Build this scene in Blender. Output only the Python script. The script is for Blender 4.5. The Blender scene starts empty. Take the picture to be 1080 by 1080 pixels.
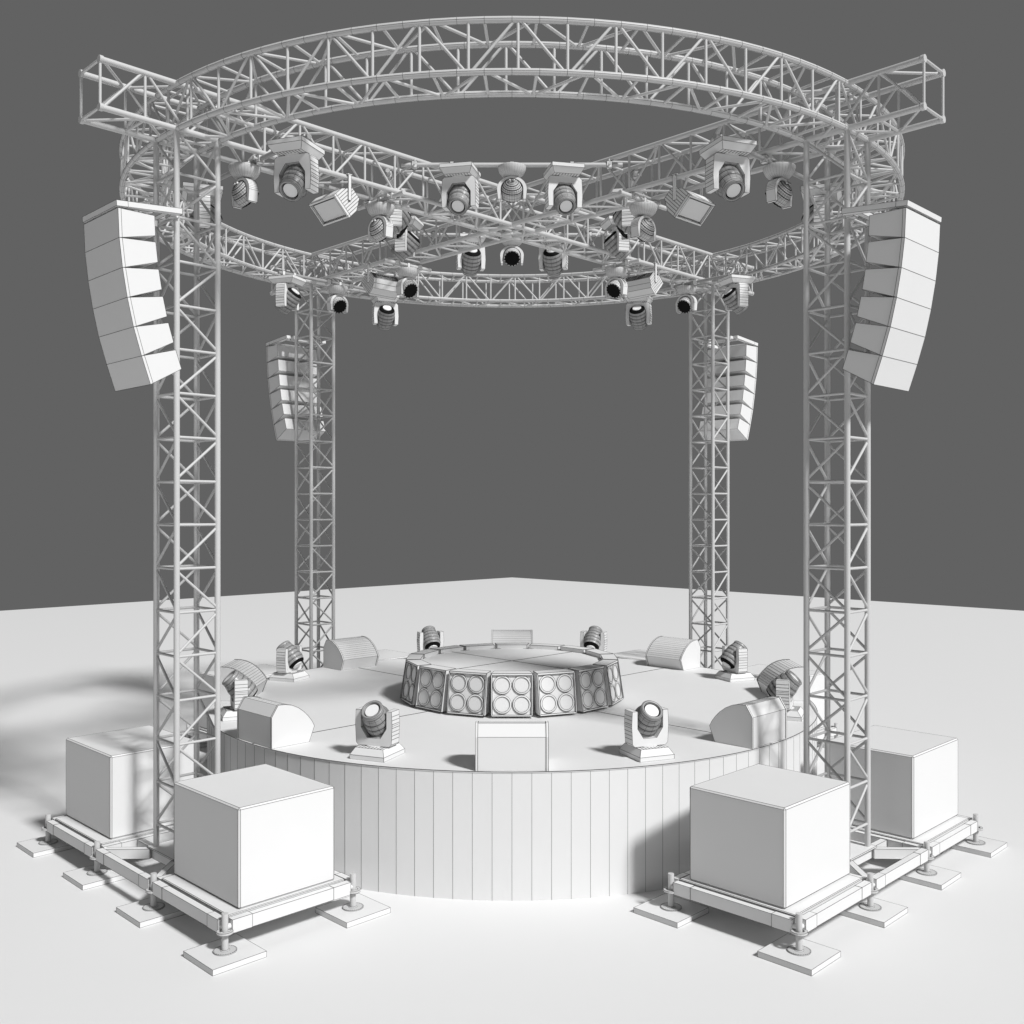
import bpy, bmesh, math, random
from mathutils import Vector, Matrix
R = math.radians; PI = math.pi; SQ = math.sqrt(0.5)
scene = bpy.context.scene
col = scene.collection
S = 3.0                                   # metres per half tower spacing

# ------------------------------------------------------------------ camera
cam_d = bpy.data.cameras.new('camera'); cam = bpy.data.objects.new('camera', cam_d); col.objects.link(cam)
cam_d.sensor_width = 36; cam_d.lens = 35.23; cam_d.clip_end = 400; cam_d.clip_start = 0.1
cam.location = (0, -4.083*S, 1.1228*S); cam.rotation_euler = (R(90), 0, 0)
scene.camera = cam
# ------------------------------------------------------------------ world: even grey studio backdrop
w = bpy.data.worlds.new('World'); scene.world = w; w.use_nodes = True
bg = w.node_tree.nodes['Background']; bg.inputs[0].default_value = (1, 1, 1, 1); bg.inputs[1].default_value = 0.122
# ------------------------------------------------------------------ key lamp (one large soft studio lamp, front right)
KEY_AZ, KEY_EL, KEY_D, KEY_SIZE, KEY_P = -45.5, 44.5, 900.0, 125.0, 1.03e7
ld = bpy.data.lights.new('key_lamp', 'AREA'); ld.shape = 'DISK'; ld.size = KEY_SIZE; ld.energy = KEY_P
lo = bpy.data.objects.new('key_lamp', ld); col.objects.link(lo)
kd = Vector((math.cos(R(KEY_EL))*math.cos(R(KEY_AZ)), math.cos(R(KEY_EL))*math.sin(R(KEY_AZ)), math.sin(R(KEY_EL))))
lo.location = kd*KEY_D; lo.rotation_euler = kd.to_track_quat('Z', 'Y').to_euler()
vs = scene.view_settings
vs.view_transform = 'Standard'; vs.look = 'None'; vs.exposure = 0; vs.gamma = 1; vs.use_curve_mapping = False
scene.render.engine = 'CYCLES'
scene.cycles.max_bounces = 8; scene.cycles.diffuse_bounces = 5

# ------------------------------------------------------------------ materials
def mat(name, c, rough=0.55, spec=0.25, var=0.015):
    m = bpy.data.materials.new(name); m.use_nodes = True
    nt = m.node_tree; b = nt.nodes['Principled BSDF']
    b.inputs['Roughness'].default_value = rough
    b.inputs['Specular IOR Level'].default_value = spec
    tc = nt.nodes.new('ShaderNodeTexCoord'); n = nt.nodes.new('ShaderNodeTexNoise'); n.inputs['Scale'].default_value = 3.0
    r = nt.nodes.new('ShaderNodeMapRange'); r.inputs[3].default_value = c*(1-var); r.inputs[4].default_value = c*(1+var)
    nt.links.new(tc.outputs['Object'], n.inputs['Vector']); nt.links.new(n.outputs['Fac'], r.inputs[0])
    nt.links.new(r.outputs[0], b.inputs['Base Color'])
    return m
CLAY = mat('matte_white', 0.72, 0.6, 0.12)
FLOOR = mat('floor_white', 0.73, 0.7, 0.1, 0.004)
SEAM = mat('seam_grey', 0.06, 0.8, 0.0)
TUBE = mat('tube_white', 0.54, 0.45, 0.3)
HEAD = mat('head_grey', 0.31, 0.36, 0.5)
BLACK = mat('black_rubber', 0.008, 0.7, 0.05)
LENS = mat('lens_white', 0.82, 0.3, 0.3)
M6 = [CLAY, SEAM, TUBE, HEAD, BLACK, LENS]     # material slots 0..5 of every mesh
LR = 0.0017                                     # seam radius

# ------------------------------------------------------------------ mesh builder
class MB:
    def __init__(s): s.v = []; s.f = []; s.m = []; s.sm = []
    def add(s, vs, fs, m=0, smooth=False, M=None):
        o = len(s.v)
        for p in vs:
            p = Vector(p); s.v.append(M @ p if M else p)
        for f in fs: s.f.append([i+o for i in f]); s.m.append(m); s.sm.append(smooth)
    def tube(s, p, q, r, n=10, m=2, smooth=True, caps=True, r2=None):
        p = Vector(p); q = Vector(q); d = (q-p)
        if d.length < 1e-6: return
        d.normalize(); a = d.orthogonal().normalized(); b = d.cross(a); r2 = r if r2 is None else r2
        vs = [p+(a*math.cos(2*PI*i/n)+b*math.sin(2*PI*i/n))*r for i in range(n)]
        vs += [q+(a*math.cos(2*PI*i/n)+b*math.sin(2*PI*i/n))*r2 for i in range(n)]
        s.add(vs, [[i, (i+1) % n, n+(i+1) % n, n+i] for i in range(n)], m, smooth)
        if caps: s.add(vs, [list(range(n))[::-1], list(range(n, 2*n))], m, False)
    def line(s, p, q, r=None): s.tube(p, q, r or LR, 4, 1, False, False)
    def solid(s, vs, fs, m=0, lines=True, smooth=False, M=None, lr=None):
        vs = [Vector(p) for p in vs]
        if M: vs = [M @ p for p in vs]
        s.add(vs, fs, m, smooth)
        if lines:
            E = set()
            for f in fs:
                for i in range(len(f)):
                    a, b = f[i], f[(i+1) % len(f)]; E.add((min(a, b), max(a, b)))
            for a, b in E: s.line(vs[a], vs[b], lr)
    def box(s, x0, x1, y0, y1, z0, z1, m=0, lines=True, M=None, lr=None):
        vs = [(x, y, z) for z in (z0, z1) for y in (y0, y1) for x in (x0, x1)]
        s.solid(vs, [[0, 2, 3, 1], [4, 5, 7, 6], [0, 1, 5, 4], [2, 6, 7, 3], [0, 4, 6, 2], [1, 3, 7, 5]], m, lines, M=M, lr=lr)
    def bbox(s, x0, x1, y0, y1, z0, z1, bev, m=0, lr=None):
        bm = bmesh.new(); bmesh.ops.create_cube(bm, size=1)
        for v in bm.verts: v.co = Vector(((x0+x1)/2+v.co.x*(x1-x0), (y0+y1)/2+v.co.y*(y1-y0), (z0+z1)/2+v.co.z*(z1-z0)))
        bmesh.ops.bevel(bm, geom=bm.edges[:], offset=bev, segments=1, affect='EDGES')
        bm.verts.index_update()
        s.solid([v.co.copy() for v in bm.verts], [[v.index for v in f.verts] for f in bm.faces], m, True, lr=lr); bm.free()
    def prism(s, prof, w0, w1, m=0, lines=True, M=None, lr=None):     # prof in (x,z), extruded along y
        n = len(prof)
        vs = [(x, w0, z) for x, z in prof]+[(x, w1, z) for x, z in prof]
        fs = [list(range(n)), list(range(n, 2*n))[::-1]]+[[i, n+i, n+(i+1) % n, (i+1) % n] for i in range(n)]
        s.solid(vs, fs, m, lines, M=M, lr=lr)
    def lathe(s, prof, n=20, m=0, M=None, rings=False, mer=False, smooth=True, lr=None, step=1):   # prof (r,z) about z
        vs = [(r*math.cos(2*PI*i/n), r*math.sin(2*PI*i/n), z) for r, z in prof for i in range(n)]
        k = len(prof)
        fs = [[j*n+i, j*n+(i+1) % n, (j+1)*n+(i+1) % n, (j+1)*n+i] for j in range(k-1) for i in range(n)]
        s.add(vs, fs, m, smooth, M)
        P = [M @ Vector(p) if M else Vector(p) for p in vs]
        if rings:
            for j in range(k):
                if prof[j][0] > 1e-3:
                    for i in range(n): s.line(P[j*n+i], P[j*n+(i+1) % n], lr)
        if mer:
            for j in range(k-1):
                for i in range(0, n, step): s.line(P[j*n+i], P[(j+1)*n+i], lr)
    def build(s, name, parent=None, loc=None, rot=None):
        me = bpy.data.meshes.new(name)
        me.from_pydata([tuple(p) for p in s.v], [], s.f)
        used = sorted(set(s.m)); idx = {u: i for i, u in enumerate(used)}
        for u in used: me.materials.append(M6[u])
        me.polygons.foreach_set('material_index', [idx[u] for u in s.m])
        me.polygons.foreach_set('use_smooth', s.sm); me.update()
        # consistent outward normals are not needed by Cycles for opaque surfaces
        o = bpy.data.objects.new(name, me); col.objects.link(o)
        if parent: o.parent = parent
        if loc: o.location = loc
        if rot: o.rotation_euler = rot
        return o

def tag(o, label=None, cat=None, group=None):
    if label: o['label'] = label
    if cat: o['category'] = cat
    if group: o['group'] = group
    return o
def empty(name, loc=(0, 0, 0), rot=(0, 0, 0)):
    o = bpy.data.objects.new(name, None); col.objects.link(o); o.location = loc; o.rotation_euler = rot
    o.empty_display_size = 0.2
    return o
def kids(o): return [c for c in col.objects if c.parent is o]
def copy_tree(o, parent=None):
    ch = kids(o)
    c = o.copy(); col.objects.link(c)
    if parent: c.parent = parent
    for k in ch: copy_tree(k, c)
    return c
def variants(proto, name, places, cat, group):
    """places: list of (loc, rot, label)"""
    out = []
    for i, (loc, rot, label) in enumerate(places):
        o = proto if i == 0 else copy_tree(proto)
        o.location = loc; o.rotation_euler = rot; tag(o, label, cat, group); out.append(o)
    return out

ARMS = [('front left', 225), ('front right', 315), ('back right', 45), ('back left', 135)]
def polar(r, deg, z=0): return (r*math.cos(R(deg))*S, r*math.sin(R(deg))*S, z*S)

ZT, ZB = 2.4008, 2.2658        # chord heights of the roof trusses
HS = 0.0665                    # half chord spacing
CR, BR = 0.0268, 0.0128        # chord and brace radii, metres

# ------------------------------------------------------------------ ground
g = MB(); k = 13.12*S
g.add([(0, k, 0), (-k, 0, 0), (0, -k, 0), (k, 0, 0)], [[0, 1, 2, 3]], 0)
go = g.build('ground'); go.data.materials[0] = FLOOR; go['kind'] = 'structure'

# ------------------------------------------------------------------ round stage
st = empty('round_stage'); tag(st, 'large round white stage with a skirt of narrow vertical panels', 'stage')
NP = 130; RS = 1.189*S; ZS = 0.3726*S
b = MB(); 
vs = []; 
for z in (0.0, ZS-0.010):
    for i in range(NP): a = -PI/2+2*PI*i/NP; vs.append((RS*math.cos(a), RS*math.sin(a), z))
b.add(vs, [[i, (i+1) % NP, NP+(i+1) % NP, NP+i] for i in range(NP)], 0)
for i in range(NP): b.line(vs[i], vs[NP+i], 0.0017)
b.build('skirt', st)
b = MB(); rd = RS+0.006
ring0 = [(rd*math.cos(-PI/2+2*PI*i/NP), rd*math.sin(-PI/2+2*PI*i/NP), ZS-0.010) for i in range(NP)]
ring1 = [(x, y, ZS) for x, y, z in ring0]
b.add(ring0+ring1, [list(range(NP))[::-1], list(range(NP, 2*NP))]+[[i, (i+1) % NP, NP+(i+1) % NP, NP+i] for i in range(NP)], 0)
for i in range(NP):
    b.line(ring1[i], ring1[(i+1) % NP], 0.0032)
for d in (45, 135):
    p = Vector(polar(RS/S, d, 0)); b.line((p.x, p.y, ZS+0.001), (-p.x, -p.y, ZS+0.001), 0.0045)
b.build('deck', st)

# ------------------------------------------------------------------ central riser
rs = empty('round_riser', (0, 0, ZS)); tag(rs, 'low round riser in the middle of the stage, ringed by speaker boxes', 'riser')
b = MB(); rr = 0.372*S; zh = (0.516-0.3726)*S
n = 64; c0 = [(rr*math.cos(2*PI*i/n), rr*math.sin(2*PI*i/n), 0) for i in range(n)]; c1 = [(x, y, zh-0.02) for x, y, z in c0]
b.add(c0+c1, [[i, (i+1) % n, n+(i+1) % n, n+i] for i in range(n)], 0, True); b.build('riser_wall', rs)
b = MB(); c2 = [(x, y, zh) for x, y, z in c0]
b.add(c1+c2, [list(range(n))[::-1], list(range(n, 2*n))]+[[i, (i+1) % n, n+(i+1) % n, n+i] for i in range(n)], 0)
for i in range(n): b.line(c2[i], c2[(i+1) % n], 0.004)
for d in (45, 135):
    x, y = rr*math.cos(R(d)), rr*math.sin(R(d)); b.line((x, y, zh+0.001), (-x, -y, zh+0.001), 0.004)
b.build('riser_top', rs)

# speaker boxes round the riser (local x outward, origin at front foot)
sp = empty('speaker_box')
zb0, zt0 = 0.024, (0.533-0.3726)*S
bw, tw = 0.0755*S, 0.0765*S             # half widths front; back narrower
kb = 0.066*S
fx0, fx1 = 0.0, -(0.447-0.424)*S
bx0, bx1 = -(0.447-0.380)*S, -(0.447-0.366)*S
b = MB()
def frontpt(y, t, off=0.0):             # y sideways, t 0..1 up the leaning front face
    nx, nz = (zt0-zb0), -(fx1-fx0); L = math.hypot(nx, nz)
    return (fx0+(fx1-fx0)*t+off*nx/L, y, zb0+(zt0-zb0)*t+off*nz/L)
O = [frontpt(-bw, 0), frontpt(bw, 0), frontpt(tw, 1), frontpt(-tw, 1)]
fb, ft = 0.035, 0.955
I = [frontpt(-bw+0.013, fb), frontpt(bw-0.013, fb), frontpt(tw-0.013, ft), frontpt(-tw+0.013, ft)]
J = [frontpt(-bw+0.013, fb, -0.022), frontpt(bw-0.013, fb, -0.022), frontpt(tw-0.013, ft, -0.022), frontpt(-tw+0.013, ft, -0.022)]
K = [(bx0, -kb, zb0), (bx0, kb, zb0), (bx1, kb, zt0), (bx1, -kb, zt0)]
vs = O+I+J+K
fs = [[0, 1, 5, 4], [1, 2, 6, 5], [2, 3, 7, 6], [3, 0, 4, 7], [4, 5, 9, 8], [5, 6, 10, 9], [6, 7, 11, 10], [7, 4, 8, 11],
      [0, 12, 13, 1], [1, 13, 14, 2], [2, 14, 15, 3], [3, 15, 12, 0], [12, 15, 14, 13]]
b.solid(vs, fs, 0, True, lr=0.0028)
b.build('cabinet', sp)
b = MB(); b.solid(J, [[0, 1, 2, 3]], 0, False); b.build('baffle', sp, loc=(0.002, 0, 0))
lean = math.atan2(-(fx1-fx0), zt0-zb0)
for sy in (-1, 1):
    for t in (0.275, 0.73):
        p = frontpt(sy*0.0355*S, t, -0.018)
        M = Matrix.Translation(p) @ Matrix.Rotation(PI/2-lean, 4, 'Y')
        b = MB()
        b.lathe([(0.101, 0.0), (0.101, 0.008), (0.081, 0.010), (0.080, 0.004)], 28, 0, M)
        b.lathe([(0.1015, 0.0075), (0.1015, 0.0085)], 28, 0, M, rings=True, lr=0.0018)
        b.lathe([(0.0815, 0.0095), (0.0812, 0.0105)], 28, 0, M, rings=True, lr=0.002)
        b.lathe([(0.080, 0.005), (0.0005, 0.005)], 24, 0, M)
        b.build('speaker_cone', sp)
names = {0: 'at the front of the riser, facing the camera', 8: 'at the very back of the riser ring'}
pl = []
words = ['', 'first', 'second', 'third', 'fourth', 'fifth', 'sixth', 'seventh']
for i in range(16):
    deg = -90+22.5*i
    k = i if i <= 8 else i-16
    if k in names: lab = 'four-cone speaker box '+names[k]
    else:
        side = 'right' if k > 0 else 'left'
        lab = 'four-cone speaker box of the riser ring, %s to the %s of the front box' % (words[abs(k)], side)
        if abs(k) >= 5: lab = 'speaker box behind the riser, %s to the %s of the front box' % (words[abs(k)], side)
    pl.append((polar(0.447, deg, 0.3726), (0, 0, R(deg)), lab))
variants(sp, 'speaker_box', pl, 'speaker', 'speaker boxes ringed round the riser')

# ------------------------------------------------------------------ stage monitors (local x outward, origin at outer foot)
mo = empty('stage_monitor')
prof = [(0, 0), (0, 0.295), (-0.072, 0.405)]
arc = [(-0.072, 0.405), (-0.15, 0.402), (-0.225, 0.385), (-0.295, 0.352), (-0.36, 0.305), (-0.41, 0.255), (-0.45, 0.205), (-0.48, 0.15)]
pts = [arc[0]]
for i in range(len(arc)-1):
    for t in (0.5, 1.0): pts.append((arc[i][0]+(arc[i+1][0]-arc[i][0])*t, arc[i][1]+(arc[i+1][1]-arc[i][1])*t))
full = prof[:2]+pts+[(-0.42, 0)]
hw = 0.106*S
body = [(x*1.0, z) for x, z in full]
def inset(p, d):  # shrink profile towards its middle
    cx, cz = -0.2, 0.2; return [(cx+(x-cx)*(1-d), max(0, cz+(z-cz)*(1-d)) if z > 0 else 0) for x, z in p]
b = MB(); b.prism(inset(body, 0.025), -hw+0.02, hw-0.02, 0, True, lr=0.0016); b.build('housing', mo)
for sy in (-1, 1):
    b = MB(); y0, y1 = sorted((sy*(hw-0.02), sy*hw))
    n = len(body); vs = [(x, y0, z) for x, z in body]+[(x, y1, z) for x, z in body]
    b.add(vs, [list(range(n)), list(range(n, 2*n))[::-1]]+[[i, n+i, n+(i+1) % n, (i+1) % n] for i in range(n)], 0)
    for y in (y0, y1):
        for i in range(n): b.line((body[i][0], y, body[i][1]), (body[(i+1) % n][0], y, body[(i+1) % n][1]), 0.0022)
    b.build('side_panel', mo)
mp = [('at the middle of the front stage edge, plain back showing', 270), ('at the front left stage edge, right of the near tower', 225),
      ('at the left stage edge behind the front left tower', 180), ('beside the back left tower, its ribbed curved front showing', 135),
      ('at the back stage edge, half hidden by the riser', 90), ('beside the back right tower, its ribbed curved front showing', 45),
      ('at the right stage edge behind the front right tower', 0), ('at the front right stage edge, left of the near tower', 315)]
variants(mo, 'stage_monitor', [(polar(1.182, d, 0.3726), (0, 0, R(d)), 'white wedge stage monitor '+l) for l, d in mp], 'monitor', 'wedge monitors round the edge of the stage')

# ------------------------------------------------------------------ moving head spot (upright; local x = the way it points)
def head_matrix(px, pz, ang):            # lathe axis z -> direction in xz plane, ang above +x
    return Matrix.Translation((px, 0, pz)) @ Matrix.Rotation(PI/2-ang, 4, 'Y')
def make_spot():
    o = empty('moving_head_spotlight')
    b = MB(); X, Y = 0.195, 0.178
    b.box(-X, X, -Y, Y, 0, 0.04, 0, True, lr=0.0018)
    x2, y2 = X-0.045, Y-0.035
    A = [(-X, -Y, 0.04), (X, -Y, 0.04), (X, Y, 0.04), (-X, Y, 0.04), (-x2, -y2, 0.10), (x2, -y2, 0.10), (x2, y2, 0.10), (-x2, y2, 0.10)]
    b.solid(A, [[4, 5, 6, 7], [0, 1, 5, 4], [1, 2, 6, 5], [2, 3, 7, 6], [3, 0, 4, 7]], 0, True, lr=0.0018)
    for i in range(1, 9):
        y = -y2+2*y2*i/9
        b.line((-x2, y, 0.101), (x2, y, 0.101), 0.0024)
    b.tube((0, 0, 0.10), (0, 0, 0.107), 0.10, 20, 0)
    b.build('base', o)
    # yoke: U plate in the yz plane, thickness along x
    b = MB(); t = 0.070
    out = [(-0.186, 0.43), (-0.193, 0.30), (-0.184, 0.130), (-0.16, 0.106), (0.16, 0.106), (0.184, 0.130), (0.193, 0.30), (0.186, 0.43)]
    inn = [(0.133, 0.43), (0.133, 0.27), (0.07, 0.178), (-0.07, 0.178), (-0.133, 0.27), (-0.133, 0.43)]
    P = out+inn; n = len(P)
    quads = [[0, 1, 12, 13], [1, 2, 12], [2, 3, 11, 12], [3, 4, 10, 11], [4, 5, 9, 10], [5, 6, 9], [6, 7, 8, 9]]
    quads = [[0, 1, 12, 13], [1, 2, 12], [2, 3, 11, 12], [3, 4, 10, 11], [4, 5, 9, 10], [5, 6, 9], [6, 7, 8, 9]]
    for sx in (-t, t):
        b.add([(sx, y, z) for y, z in P], quads, 0)
    b.add([(-t, y, z) for y, z in P]+[(t, y, z) for y, z in P], [[i, (i+1) % n, n+(i+1) % n, n+i] for i in range(n)], 0)
    for i in range(n):
        p, q = P[i], P[(i+1) % n]
        for sx in (-t, t): b.line((sx, p[0], p[1]), (sx, q[0], q[1]), 0.0016)
        b.line((-t, p[0], p[1]), (t, p[0], p[1]), 0.0016)
    for s in (-1, 1):
        for i in range(1, 8):
            z = 0.14+0.28*i/8; y = 0.184+0.009*min(1, (z-0.130)/0.17) if z < 0.30 else 0.193-0.007*(z-0.30)/0.13
            b.line((-t, s*(y+0.0005), z), (t, s*(y+0.0005), z), 0.0022)
    b.build('yoke', o)
    M = head_matrix(0.0, 0.335, R(46))
    b = MB()
    b.lathe([(0.118, -0.160), (0.130, -0.125), (0.125, -0.119), (0.133, -0.110), (0.136, -0.070), (0.129, -0.062), (0.136, -0.053), (0.135, -0.012), (0.127, -0.004), (0.132, 0.006),
             (0.127, 0.045), (0.118, 0.052), (0.121, 0.060), (0.110, 0.095), (0.104, 0.115)], 24, 3, M, rings=True, mer=True, lr=0.0011, step=2)
    for z, r_ in ((-0.119, 0.127), (-0.062, 0.131), (-0.004, 0.129), (0.052, 0.120)):
        b.lathe([(r_-0.001, z-0.003), (r_+0.001, z-0.001), (r_+0.001, z+0.001), (r_-0.001, z+0.003)], 24, 4, M)
    h = b.build('lamp_head', o)
    b = MB(); b.lathe([(0.104, 0.115), (0.106, 0.120), (0.106, 0.148), (0.098, 0.157), (0.080, 0.155), (0.078, 0.130)], 28, 3, M, rings=True, lr=0.0012)
    b.lathe([(0.078, 0.131), (0.058, 0.131)], 28, 4, M); b.build('lens_ring', h)
    b = MB(); b.lathe([(0.0675, 0.130), (0.067, 0.142)], 28, 5, M); b.lathe([(0.067, 0.142), (0.0005, 0.142)], 28, 5, M); b.build('lens', h)
    b = MB(); b.lathe([(0.120, -0.158), (0.112, -0.172), (0.068, -0.188)], 24, 4, M); b.lathe([(0.068, -0.186), (0.064, -0.198)], 24, 5, M); b.lathe([(0.064, -0.198), (0.0005, -0.198)], 24, 5, M); b.build('rear_cap', h)
    return o
spot = make_spot()
pl = []
sd = [('at the front left of the stage, left of the middle monitor', 247.5), ('at the left of the stage, seen through the front left tower', 202.5),
      ('at the left of the stage, in front of the back left tower', 157.5), ('at the back left of the stage behind the riser', 112.5),
      ('at the back right of the stage behind the riser', 67.5), ('at the right of the stage, in front of the back right tower', 22.5),
      ('at the right of the stage, seen through the front right tower', -22.5), ('at the front right of the stage, right of the middle monitor', -67.5)]
for l, d in sd: pl.append((polar(1.0815, d, 0.3726), (0, 0, R(d)), 'upright spotlight '+l))
variants(spot, '', pl, 'spotlight', 'moving head spotlights standing on the stage')

# hanging ones
def hang(base, places, cat, group):
    for loc, az, lab in places:
        o = copy_tree(base); o.location = loc; o.rotation_euler = (PI, 0, az); tag(o, lab, cat, group)
SPOT_ARM = (1.21, 0.29)
pl = []
for nm, d in ARMS:
    v, off = SPOT_ARM
    for s in (-1, 1):
        # local x = outward, local y = s*off
        a = R(d); x = v*math.cos(a)-s*off*math.sin(a); y = v*math.sin(a)+s*off*math.cos(a)
        if nm.startswith('front'): sd_ = 'camera side' if y < -0.9 else 'outer side'
        else: sd_ = 'outer side' if abs(x) > 0.9 else 'far side'
        pl.append(((x*S, y*S, 2.228*S), a+s*R(25), 'spotlight hung under the %s roof arm by its tower, %s' % (nm, sd_)))
hang(spot, pl, 'spotlight', 'moving head spotlights hung from the roof truss')
pl = []
SIDES = [('front', 270), ('right', 0), ('back', 90), ('left', 180)]
for nm, d in SIDES:
    for s in (-1, 1):
        a = R(d); x = 0.457*math.cos(a)-s*0.187*math.sin(a); y = 0.457*math.sin(a)+s*0.187*math.cos(a)
        if nm in ('front', 'back'): e = 'left end' if x < 0 else 'right end'
        else: e = 'near end' if y < 0 else 'far end'
        pl.append(((x*S, y*S, 2.365*S), a+s*R(12.5), 'spotlight hung at the %s of the %s inner pipe' % (e, nm)))
hang(spot, pl, 'spotlight', 'moving head spotlights hung from the inner pipes')

# ------------------------------------------------------------------ round wash lamp (upright, flipped when hung)
def make_wash():
    o = empty('moving_head_wash_light')
    b = MB(); b.lathe([(0.0005, 0), (0.164, 0), (0.167, 0.010), (0.160, 0.045), (0.143, 0.082), (0.115, 0.110), (0.085, 0.122), (0.0005, 0.125)], 30, 2, None, mer=True, rings=False, lr=0.0006); b.build('base', o)
    b = MB(); t = 0.052; zc = 0.275; n = 24; ro, ri = 0.176, 0.132
    A = []
    for i in range(n+1):
        a = PI+PI*i/n; A.append((math.cos(a), math.sin(a)))
    outer = [(ro, zc+0.11)]; 
    O2 = [(-ro*0.93, zc+0.12)]+[(ro*c, zc+(ro*0.86)*s_) for c, s_ in A]+[(ro*0.93, zc+0.12)]
    I2 = [(-ri, zc+0.12)]+[(ri*c, zc+ri*0.92*s_) for c, s_ in A]+[(ri, zc+0.12)]
    m_ = len(O2)
    for k in range(m_-1):
        a0, a1, b0, b1 = O2[k], O2[k+1], I2[k], I2[k+1]
        for sx in (-t, t): b.add([(sx, *a0), (sx, *a1), (sx, *b1), (sx, *b0)], [[0, 1, 2, 3]], 0)
        b.add([(-t, *a0), (-t, *a1), (t, *a1), (t, *a0)], [[0, 1, 2, 3]], 0, True)
        b.add([(-t, *b0), (-t, *b1), (t, *b1), (t, *b0)], [[0, 1, 2, 3]], 0, True)
        b.line((-t, *a0), (t, *a0), 0.0014)
        for sx in (-t, t): b.line((sx, *a0), (sx, *a1), 0.0013); b.line((sx, *b0), (sx, *b1), 0.0013)
    for e in (0, -1): b.box(-t, t, *sorted((O2[e][0], I2[e][0])), zc+0.119, zc+0.121, 0, True)
    b.build('yoke', o)
    M = Matrix.Translation((0, 0, zc)) @ Matrix.Rotation(-(PI/2-R(38)), 4, 'Y')
    b = MB()
    pr = []
    for i in range(9):
        a = PI/2*i/8; r = 0.128*math.sin(a)+0.0005; z = -0.125*math.cos(a)
        pr.append((r, z))
        if 0 < i < 8: pr.append((r+0.004, z+0.006))
    pr += [(0.128, 0.04), (0.122, 0.075)]
    b.lathe(pr, 26, 2, M, rings=True, mer=True, lr=0.0014)
    b.lathe([(0.122, 0.075), (0.095, 0.076)], 26, 0, M)
    for i in (3, 5, 7):
        a = PI/2*i/8; rr_ = 0.128*math.sin(a)+0.003; z = -0.125*math.cos(a)+0.003
        b.lathe([(rr_-0.001, z-0.003), (rr_+0.0035, z), (rr_+0.001, z+0.003)], 26, 4, M)
    for s in (-1, 1): b.lathe([(0.012, -0.12), (0.012, -0.142), (0.001, -0.143)], 10, 0, M @ Matrix.Translation((0, s*0.025, 0)), rings=True, lr=0.002)
    h = b.build('lamp_head', o)
    b = MB(); n = 30
    vs = []
    for i in range(n):
        a = 2*PI*i/n; r = 0.120 if i % 2 else 0.104
        vs.append((r*math.cos(a), r*math.sin(a), 0.078))
    vs2 = [(x*0.97, y*0.97, 0.092) for x, y, z in vs]
    b.add(vs+vs2, [list(range(n))[::-1], list(range(n, 2*n))]+[[i, (i+1) % n, n+(i+1) % n, n+i] for i in range(n)], 4, False, M)
    b.build('lens', h)
    return o
wash = make_wash()
def shrink(o, f):
    for c in kids(o):
        for v_ in c.data.vertices: v_.co = v_.co*f
        shrink(c, f)
shrink(wash, 0.92)
pl = []
for nm, d in ARMS:
    a = R(d)
    pl.append((polar(1.216, d, 2.232), (PI, 0, a), 'round wash light hung under the %s roof arm close to its tower' % nm))
for nm, d in ARMS:
    a = R(d)
    pl.append((polar(0.67, d, 2.225), (PI, 0, a), 'round wash light hung under the %s roof arm halfway to the middle' % nm))
for nm, d in SIDES:
    a = R(d)
    pl.append((polar(0.468, d, 2.368), (PI, 0, a), 'round wash light between two spotlights on the %s inner pipe' % nm))
variants(wash, '', pl, 'wash light', 'round wash lights hung from the roof')

# ------------------------------------------------------------------ flood lights
def make_flood():
    o = empty('flood_light')
    M = Matrix.Rotation(R(44), 4, 'Y')
    b = MB(); W, Hh = 0.228, 0.133
    prof = [(0.10, -Hh), (0.10, Hh), (0.0, Hh), (-0.12, Hh*0.45), (-0.12, -Hh*0.45), (0.0, -Hh)]
    b.prism(prof, -W, W, 0, True, M=M, lr=0.0022)
    for sy in (-W-0.0005, W+0.0005):
        for i in range(1, 9):
            z = -Hh+2*Hh*i/9; xb = -0.12 if abs(z) < Hh*0.45 else -0.12*(Hh-abs(z))/(Hh*0.55)
            b.line(M @ Vector((xb, sy, z)), M @ Vector((0.10, sy, z)), 0.003)
    for i in range(1, 12):
        z = -Hh*0.45+0.9*Hh*i/12; b.line(M @ Vector((-0.1205, -W, z)), M @ Vector((-0.1205, W, z)), 0.0028)
    for s in (-1, 1):
        for i in range(1, 2):
            f = i/2; b.line(M @ Vector((-0.12*f, -W, s*(Hh-Hh*0.55*f))), M @ Vector((-0.12*f, W, s*(Hh-Hh*0.55*f))), 0.0028)
    b.build('housing', o)
    b = MB(); fr = 0.022
    for (y0, y1, z0, z1) in ((-W, W, -Hh, -Hh+fr), (-W, W, Hh-fr, Hh), (-W, -W+fr, -Hh+fr, Hh-fr), (W-fr, W, -Hh+fr, Hh-fr)):
        b.box(0.1, 0.13, y0, y1, z0, z1, 0, True, M=M, lr=0.0018)
    b.build('frame', o)
    b = MB(); b.box(0.101, 0.112, -W+fr+0.012, W-fr-0.012, -Hh+fr+0.012, Hh-fr-0.012, 0, True, M=M, lr=0.0025); b.build('glass', o)
    b = MB()
    for sy in (-1, 1):
        y0, y1 = sorted((sy*(W+0.004), sy*(W+0.014))); b.box(-0.017, 0.017, y0, y1, -0.01, 0.25, 0, True)
    b.box(-0.03, 0.03, -W-0.014, W+0.014, 0.25, 0.262, 0, True); b.tube((0, 0, 0.262), (0, 0, 0.33), 0.014)
    b.build('bracket', o)
    return o
fl = make_flood()
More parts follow.
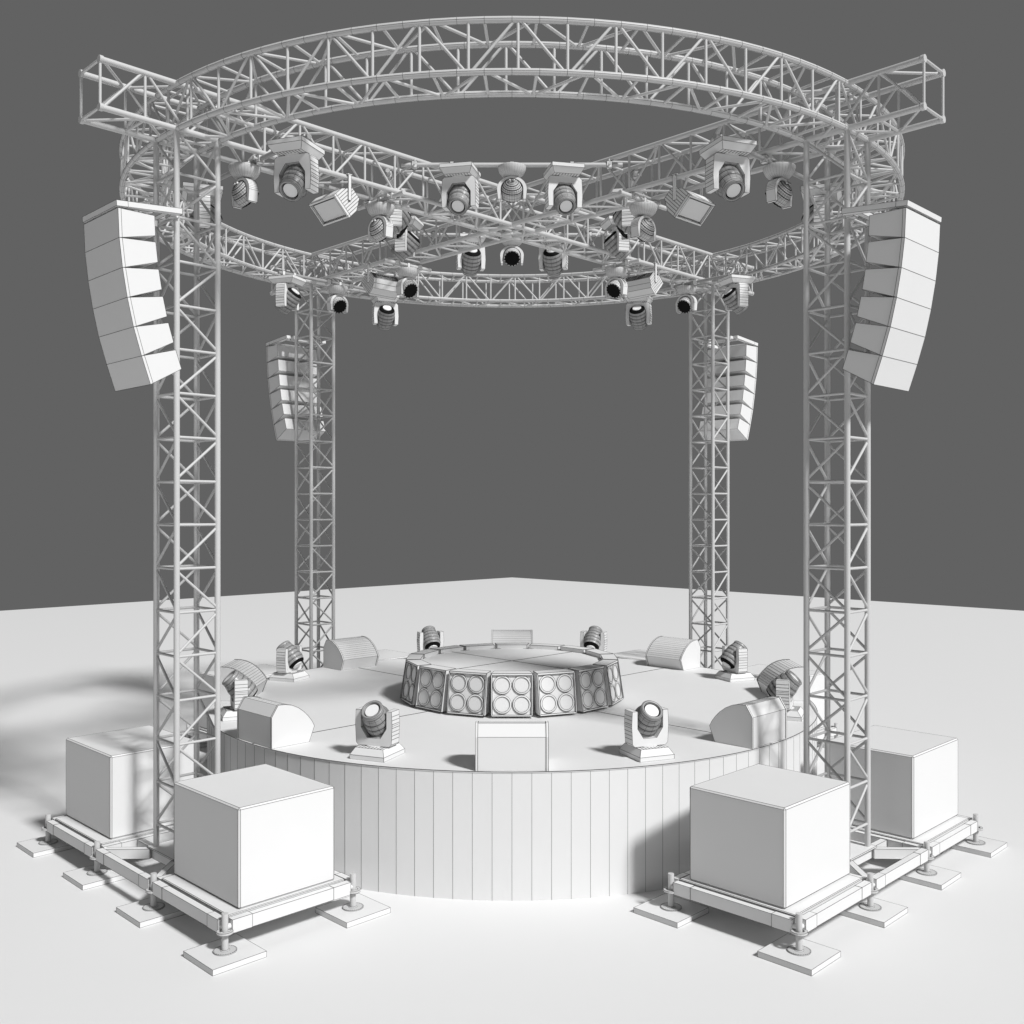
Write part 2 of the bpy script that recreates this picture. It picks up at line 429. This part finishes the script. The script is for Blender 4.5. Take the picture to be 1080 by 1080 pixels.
variants(fl, '', [(polar(0.862, d, 2.197-0.008), (0, 0, R(d)), 'square flood light with a ribbed housing under the %s roof arm' % nm) for nm, d in ARMS], 'flood light', 'square flood lights under the roof arms')

# ------------------------------------------------------------------ hanging pipes with clamps
def make_pipe(L, clamps, hooks, mt=2):
    o = empty('hanging_pipe')
    b = MB(); b.tube((0, -L, 0), (0, L, 0), 0.024, 14, mt); b.build('pipe', o)
    for y, dz in clamps:
        b = MB()
        b.box(-0.03, 0.03, y-0.028, y+0.028, -0.034, 0.034, 0, True)
        b.tube((0.03, y, 0.0), (0.07, y, 0.0), 0.010, 8); b.tube((0.055, y, 0.0), (0.075, y, 0.0), 0.018, 8)
        b.tube((0, y, 0.034), (0, y, 0.034+dz), 0.016, 10); b.build('clamp', o)
    for y in hooks:
        b = MB(); b.tube((0, y, -0.055), (0, y, -0.02), 0.018, 10); b.box(-0.025, 0.025, y-0.02, y+0.02, -0.03, 0.03, 0, True); b.build('hook', o)
    return o
p1 = make_pipe(0.345*S, [(-HS*S, 0.03), (HS*S, 0.03)], [-0.29*S-0.09, -0.29*S+0.09, 0, 0.29*S-0.09, 0.29*S+0.09], 3)  # darker slot: underside shadow painted into the pipe colour
variants(p1, '', [(polar(1.2, d, 2.2443), (0, 0, R(d)), 'lighting pipe slung crosswise under the %s roof arm near its tower' % nm) for nm, d in ARMS], 'pipe', 'pipes under the roof arms')
p2 = make_pipe(0.40*S, [(-0.352*S, 0.03), (0.352*S, 0.03)], [-0.187*S-0.09, -0.187*S+0.09, 0, 0.187*S-0.09, 0.187*S+0.09])
variants(p2, '', [(polar(0.457, d, 2.3785), (0, 0, R(d)), 'lighting pipe joining two roof arms on the %s side of the crossing' % nm) for nm, d in SIDES], 'pipe', 'pipes between the roof arms')
p3 = make_pipe(0.135*S, [(-HS*S, 0.03), (HS*S, 0.03)], [0])
variants(p3, '', [(polar(0.67, d, 2.2443), (0, 0, R(d)), 'short lighting pipe under the %s roof arm halfway to the crossing' % nm) for nm, d in ARMS], 'pipe', 'short pipes under the roof arms')

# ------------------------------------------------------------------ towers
def make_tower():
    o = empty('truss_tower'); s = HS*S
    legs = [(s, -s), (s, s), (-s, s), (-s, -s)]
    z0, z1 = 0.0914*S, ZB*S
    for x, y in legs:
        b = MB(); b.tube((x, y, z0), (x, y, z1), CR, 16, 2); b.build('leg', o)
    bay = 0.1313*S
    for i in range(4):
        a, c = legs[i], legs[(i+1) % 4]; b = MB()
        for n_ in range(1, 17):
            z = z1-bay*n_; b.tube((a[0], a[1], z), (c[0], c[1], z), BR, 8, 2)
        for n_ in range(0, 16):
            za, zb = z1-bay*n_, z1-bay*(n_+1)
            p, q = ((a, c) if n_ % 2 == 0 else (c, a))
            b.tube((p[0], p[1], za-0.02), (q[0], q[1], zb+0.02), BR, 8, 2)
        b.build('lacing', o)
    return o
tw_ = make_tower()
variants(tw_, '', [(polar(math.sqrt(2), d), (0, 0, R(d)), 'tall square lattice truss tower at the %s corner of the rig' % nm) for nm, d in ARMS], 'truss tower', 'lattice towers carrying the roof ring')

# ------------------------------------------------------------------ roof: crossing trusses and ring
def make_cross():
    o = empty('roof_truss'); s = HS*S; L = 1.7098*S; nb = 26; bay = 2*L/nb
    for y in (-s, s):
        for z in (ZB*S, ZT*S):
            b = MB(); b.tube((-L, y, z), (L, y, z), CR, 14, 2)
            for e in (-1, 1): b.tube((e*(L-0.02), y, z), (e*(L+0.012), y, z), CR*1.25, 12, 2)
            b.build('chord', o)
    faces = [((-s, ZB*S), (-s, ZT*S), 0), ((s, ZB*S), (s, ZT*S), 0), ((-s, ZT*S), (s, ZT*S), 0), ((-s, ZB*S), (s, ZB*S), 1)]
    for A, B, ph in faces:
        b = MB()
        for k in range(nb+1):
            x = -L+bay*k; b.tube((x, *A), (x, *B), BR, 8, 2)
        for k in range(nb):
            x0, x1 = -L+bay*k, -L+bay*(k+1)
            half = k if k < nb//2 else nb-1-k
            fl_ = (half+ph) % 2 == 0
            if k >= nb//2: fl_ = not fl_
            p, q = (A, B) if fl_ else (B, A)
            b.tube((x0+0.02, *p), (x1-0.02, *q), BR, 8, 2)
        b.build('lacing', o)
    return o
cr = make_cross()
variants(cr, '', [((0, 0, 0), (0, 0, R(45)), 'straight box truss of the roof cross running from front left to back right'),
                  ((0, 0, 0.004), (0, 0, R(135)), 'straight box truss of the roof cross running from front right to back left')], 'roof truss', 'two straight trusses crossing under the ring')

rg = empty('ring_truss', (0, 0, 0)); tag(rg, 'big circular box truss crowning the four towers', 'ring truss')
ro, ri = 1.482*S, 1.344*S; NR = 130
def P(r, deg, z): return Vector((r*math.cos(R(deg)), r*math.sin(R(deg)), z))
for r in (ro, ri):
    for z in (ZB*S, ZT*S):
        b = MB(); m_ = 12; vs = []
        for i in range(NR):
            a = 2*PI*(i+0.5)/NR
            for j in range(m_):
                t = 2*PI*j/m_; rr_ = r+CR*math.cos(t); vs.append((rr_*math.cos(a), rr_*math.sin(a), z+CR*math.sin(t)))
        b.add(vs, [[i*m_+j, i*m_+(j+1) % m_, ((i+1) % NR)*m_+(j+1) % m_, ((i+1) % NR)*m_+j] for i in range(NR) for j in range(m_)], 2, True)
        for i in range(NR):
            for j in range(m_): b.line(vs[i*m_+j], vs[i*m_+(j+1) % m_], 0.0015)
        for j in (0, 3, 6, 9):
            for i in range(NR): b.line(vs[i*m_+j], vs[((i+1) % NR)*m_+j], 0.0011)
        b.build('chord', rg)
def lac(A, B, nb, ph0, apexB):
    """zigzag with posts; A,B = (r,z); node k at angle; even nodes at B"""
    b = MB(); st_ = 360/nb
    for k in range(nb):
        a0 = ph0+st_*k; a1 = a0+st_; e = 0.25
        b.tube(P(A[0], a0, A[1]), P(B[0], a0, B[1]), BR, 8, 2)
        if (k % 2 == 0) == apexB: b.tube(P(B[0], a0+e, B[1]), P(A[0], a1-e, A[1]), BR, 8, 2)
        else: b.tube(P(A[0], a0+e, A[1]), P(B[0], a1-e, B[1]), BR, 8, 2)
    return b
zb_, zt_ = ZB*S, ZT*S
lac((ro, zb_), (ro, zt_), 72, -90+0.6, True).build('lacing', rg)
lac((ri, zb_), (ri, zt_), 64, -90-0.7, True).build('lacing', rg)
lac((ro, zb_), (ri, zb_), 68, -90+2.5, True).build('lacing', rg)
lac((ro, zt_), (ri, zt_), 68, -90+2.5, False).build('lacing', rg)

# ------------------------------------------------------------------ line arrays (origin at tower centre height of rig, local x outward)
def make_array():
    o = empty('line_array'); X0 = 1.60; ZR = 1.99
    W = 0.118*S
    def L(v, z): return ((v-X0)*S, (z-ZR)*S)
    pitch = R(5); b = MB()
    M = Matrix.Translation((*[L(1.6857, 1.998)[0]], 0, L(1.6857, 1.998)[1])) @ Matrix.Rotation(pitch, 4, 'Y')
    th = 0.048; ln = 0.197*S
    b.box(-0.10, 0, -W, W, -th, 0, 0, True, M=M)
    for sy in (-1, 1):
        y0, y1 = sorted((sy*W, sy*(W-0.07))); b.box(-ln, -0.10, y0, y1, -th, 0, 0, True, M=M)
    b.box(-ln+0.09, -ln+0.15, -W+0.07, W-0.07, -th+0.004, -0.004, 0, True, M=M)
    b.build('rigging_frame', o)
    for sy in (-1, 1):
        b = MB(); c = M @ Vector((-ln+0.03, sy*HS*S, -th/2)); b.box(c.x-0.05, c.x+0.03, c.y-0.045, c.y+0.045, c.z-0.03, c.z+0.03, 0, True); b.build('tower_clamp', o)
    v, z = 1.681, 1.977
    for p in (2.5, 6.5, 9.5, 12.5, 16.5, 18.5):
        p_ = R(p)
        M2 = Matrix.Translation((L(v, z)[0], 0, L(v, z)[1])) @ Matrix.Rotation(p_, 4, 'Y')
        h = 0.0832*S; d = 0.107*S; c = MB(); f = 0.026
        def ztop(x): return -0.005*S*(-x/d)
        def zbot(x): return -h+0.021*S*(-x/d)
        c.prism([(0, 0), (0, -h), (-f, zbot(-f)), (-f, ztop(-f))], -W, W, 0, True, M=M2, lr=0.002)
        c.prism([(-f, ztop(-f)), (-f, zbot(-f)), (-d, zbot(-d)), (-d, ztop(-d))], -W+0.0015, W-0.0015, 0, True, M=M2, lr=0.002)
        q = c.build('speaker_cabinet', o)
        v -= 0.0832*math.sin(p_); z -= 0.0832*math.cos(p_)
    return o
la = make_array()
variants(la, '', [(polar(1.60, d, 1.99), (0, 0, R(d)), 'curved line array of six speaker cabinets flown from the %s tower' % nm) for nm, d in ARMS], 'line array', 'line arrays hung on the towers')

# ------------------------------------------------------------------ tower bases and ballast
def make_base():
    o = empty('outrigger_base')
    zt, zb = 0.0914*S, 0.0585*S; bwid = 0.030
    def beam(p, q, sleeve=True, name='beam', gap=0.045, top=0.0):
        p = Vector((p[0]*S, p[1]*S, 0)); q = Vector((q[0]*S, q[1]*S, 0)); d = (q-p); Ln = d.length; ang = math.atan2(d.y, d.x)
        M = Matrix.Translation(p) @ Matrix.Rotation(ang, 4, 'Z'); b = MB()
        sl = 0.17
        if sleeve:
            b.box(gap, gap+sl, -bwid-0.002, bwid+0.002, zb-0.002, zt+0.002+top, 0, True, M=M)
            b.box(Ln-gap-sl, Ln-gap, -bwid-0.002, bwid+0.002, zb-0.002, zt+0.002+top, 0, True, M=M)
            b.box(gap+sl, Ln-gap-sl, -bwid, bwid, zb, zt+top, 0, True, M=M)
            for e in (gap-0.02, Ln-gap+0.02):
                b.tube(M @ Vector((e-0.018, 0, (zb+zt)/2)), M @ Vector((e+0.018, 0, (zb+zt)/2)), 0.022, 10, 0)
        else: b.box(gap, Ln-gap, -bwid, bwid, zb+0.002, zt-0.003+top, 0, True, M=M)
        b.build(name, o)
    xs, ys = 0.197, (-0.587, -0.191, 0.191, 0.587)
    for x in (-xs, xs):
        for i in range(3): beam((x, ys[i]), (x, ys[i+1]))
    for y in ys: beam((-xs, y), (xs, y))
    for x in (-HS, HS): beam((x, -0.181), (x, 0.181), False, gap=0.012)
    for sx in (-1, 1):
        for sy in (-1, 1):
            beam((sx*(HS+0.012), sy*(HS+0.012)), (sx*(xs-0.012), sy*(0.191-0.012)), False, name='corner_brace', gap=0.0, top=-0.004)
    b = MB(); b.box(-HS*S-0.06, HS*S+0.06, -HS*S-0.06, HS*S+0.06, zt-0.001, zt+0.012, 0, True); b.build('tower_plate', o)
    for sy in (-1, 1):
        y0, y1 = sorted((sy*0.2025*S, sy*0.576*S))
        b = MB(); b.box(-0.186*S, 0.186*S, y0, y1, 0.062*S, 0.0765*S, 0, False); b.build('light_block_tray', o)  # added tray, stops light falling between panel and beams
        y0, y1 = sorted((sy*0.2035*S, sy*0.572*S))
        b = MB(); b.bbox(-0.180*S, 0.180*S, y0, y1, 0.078*S, 0.0958*S, 0.006); b.build('platform_panel', o)
    for x in (-xs, xs):
        for y in ys:
            X, Y = x*S, y*S
            inner = x < 0 and abs(y) < 0.3
            b = MB(); b.tube((X, Y, 0.060), (X, Y, 0.1102*S), 0.0255, 16, 2); j = b.build('screw_jack', o)
            b = MB()
            sg = 1 if x > 0 else -1
            n = 16; zc = 0.0635*S
            for i in range(n):
                a0, a1 = 2*PI*i/n, 2*PI*(i+1)/n; 
                b.add([(X+r_*math.cos(a_), Y+r_*math.sin(a_), zc+dz) for a_ in (a0, a1) for r_ in (0.042, 0.064) for dz in (-0.009, 0.009)],
                      [[0, 2, 3, 1], [4, 5, 7, 6], [0, 4, 6, 2], [1, 3, 7, 5], [2, 6, 7, 3]], 2, False)
                if i % 8 == 0: b.tube((X, Y, zc), (X+0.045*math.cos(a0), Y+0.045*math.sin(a0), zc), 0.008, 6, 2)
                for dz in (-0.009, 0.009): b.line((X+0.064*math.cos(a0), Y+0.064*math.sin(a0), zc+dz), (X+0.064*math.cos(a1), Y+0.064*math.sin(a1), zc+dz), 0.0013)
            b.tube((X, Y, zc-0.03), (X, Y, zc-0.009), 0.029, 14, 2)
            b.build('collar', j)
            b = MB(); pr = [(0.0005, 0.058), (0.0255, 0.058), (0.036, 0.053), (0.088, 0.053), (0.088, 0.0445)]
            b.lathe([(r_, z) for r_, z in pr], 28, 2, Matrix.Translation((X, Y, 0)), rings=True, mer=False, smooth=False, lr=0.0013)
            for i in range(0, 28):
                a = 2*PI*i/28; b.line((X+0.078*math.cos(a), Y+0.078*math.sin(a), 0.0535), (X+0.088*math.cos(a), Y+0.088*math.sin(a), 0.0535), 0.0013)
            b.build('foot_disc', j)
            b = MB(); hs = (0.0742 if not inner else 0.036)*S
            b.box(X-hs, X+hs, Y-hs, Y+hs, 0.001, 0.0445, 0, True, lr=0.0015); b.build('foot_plate', j)
    return o
ba = make_base()
variants(ba, '', [(polar(math.sqrt(2), d), (0, 0, R(d)), 'steel outrigger base on screw jacks under the %s tower' % nm) for nm, d in ARMS], 'tower base', 'outrigger bases under the towers')
bb = empty('ballast_box')
b = MB(); b.bbox(-0.149*S, 0.149*S, -0.180*S, 0.180*S, 0, 0.262*S, 0.014, 0, 0.0017); b.build('block', bb)
pl = []
for nm, d in ARMS:
    for s in (-1, 1):
        a = R(d); v = math.sqrt(2)-0.006; off = 0.3808
        rear = (nm == 'front left' and s < 0) or (nm == 'front right' and s > 0)
        if rear: off += 0.019
        x = v*math.cos(a)-s*off*math.sin(a); y = v*math.sin(a)+s*off*math.cos(a)
        if nm.startswith('front'):
            where = 'front' if y < -1.1 else 'rear'
            lab = 'plain white ballast box on the %s platform of the %s tower base' % (where, nm)
        else:
            where = 'outer' if abs(x) > 1.1 else 'rear'
            lab = 'ballast box behind the stage on the %s platform of the %s tower base' % (where, nm)
        pl.append(((x*S, y*S, 0.0958*S), (0, 0, a), lab))
variants(bb, '', pl, 'ballast box', 'ballast boxes on the tower bases')
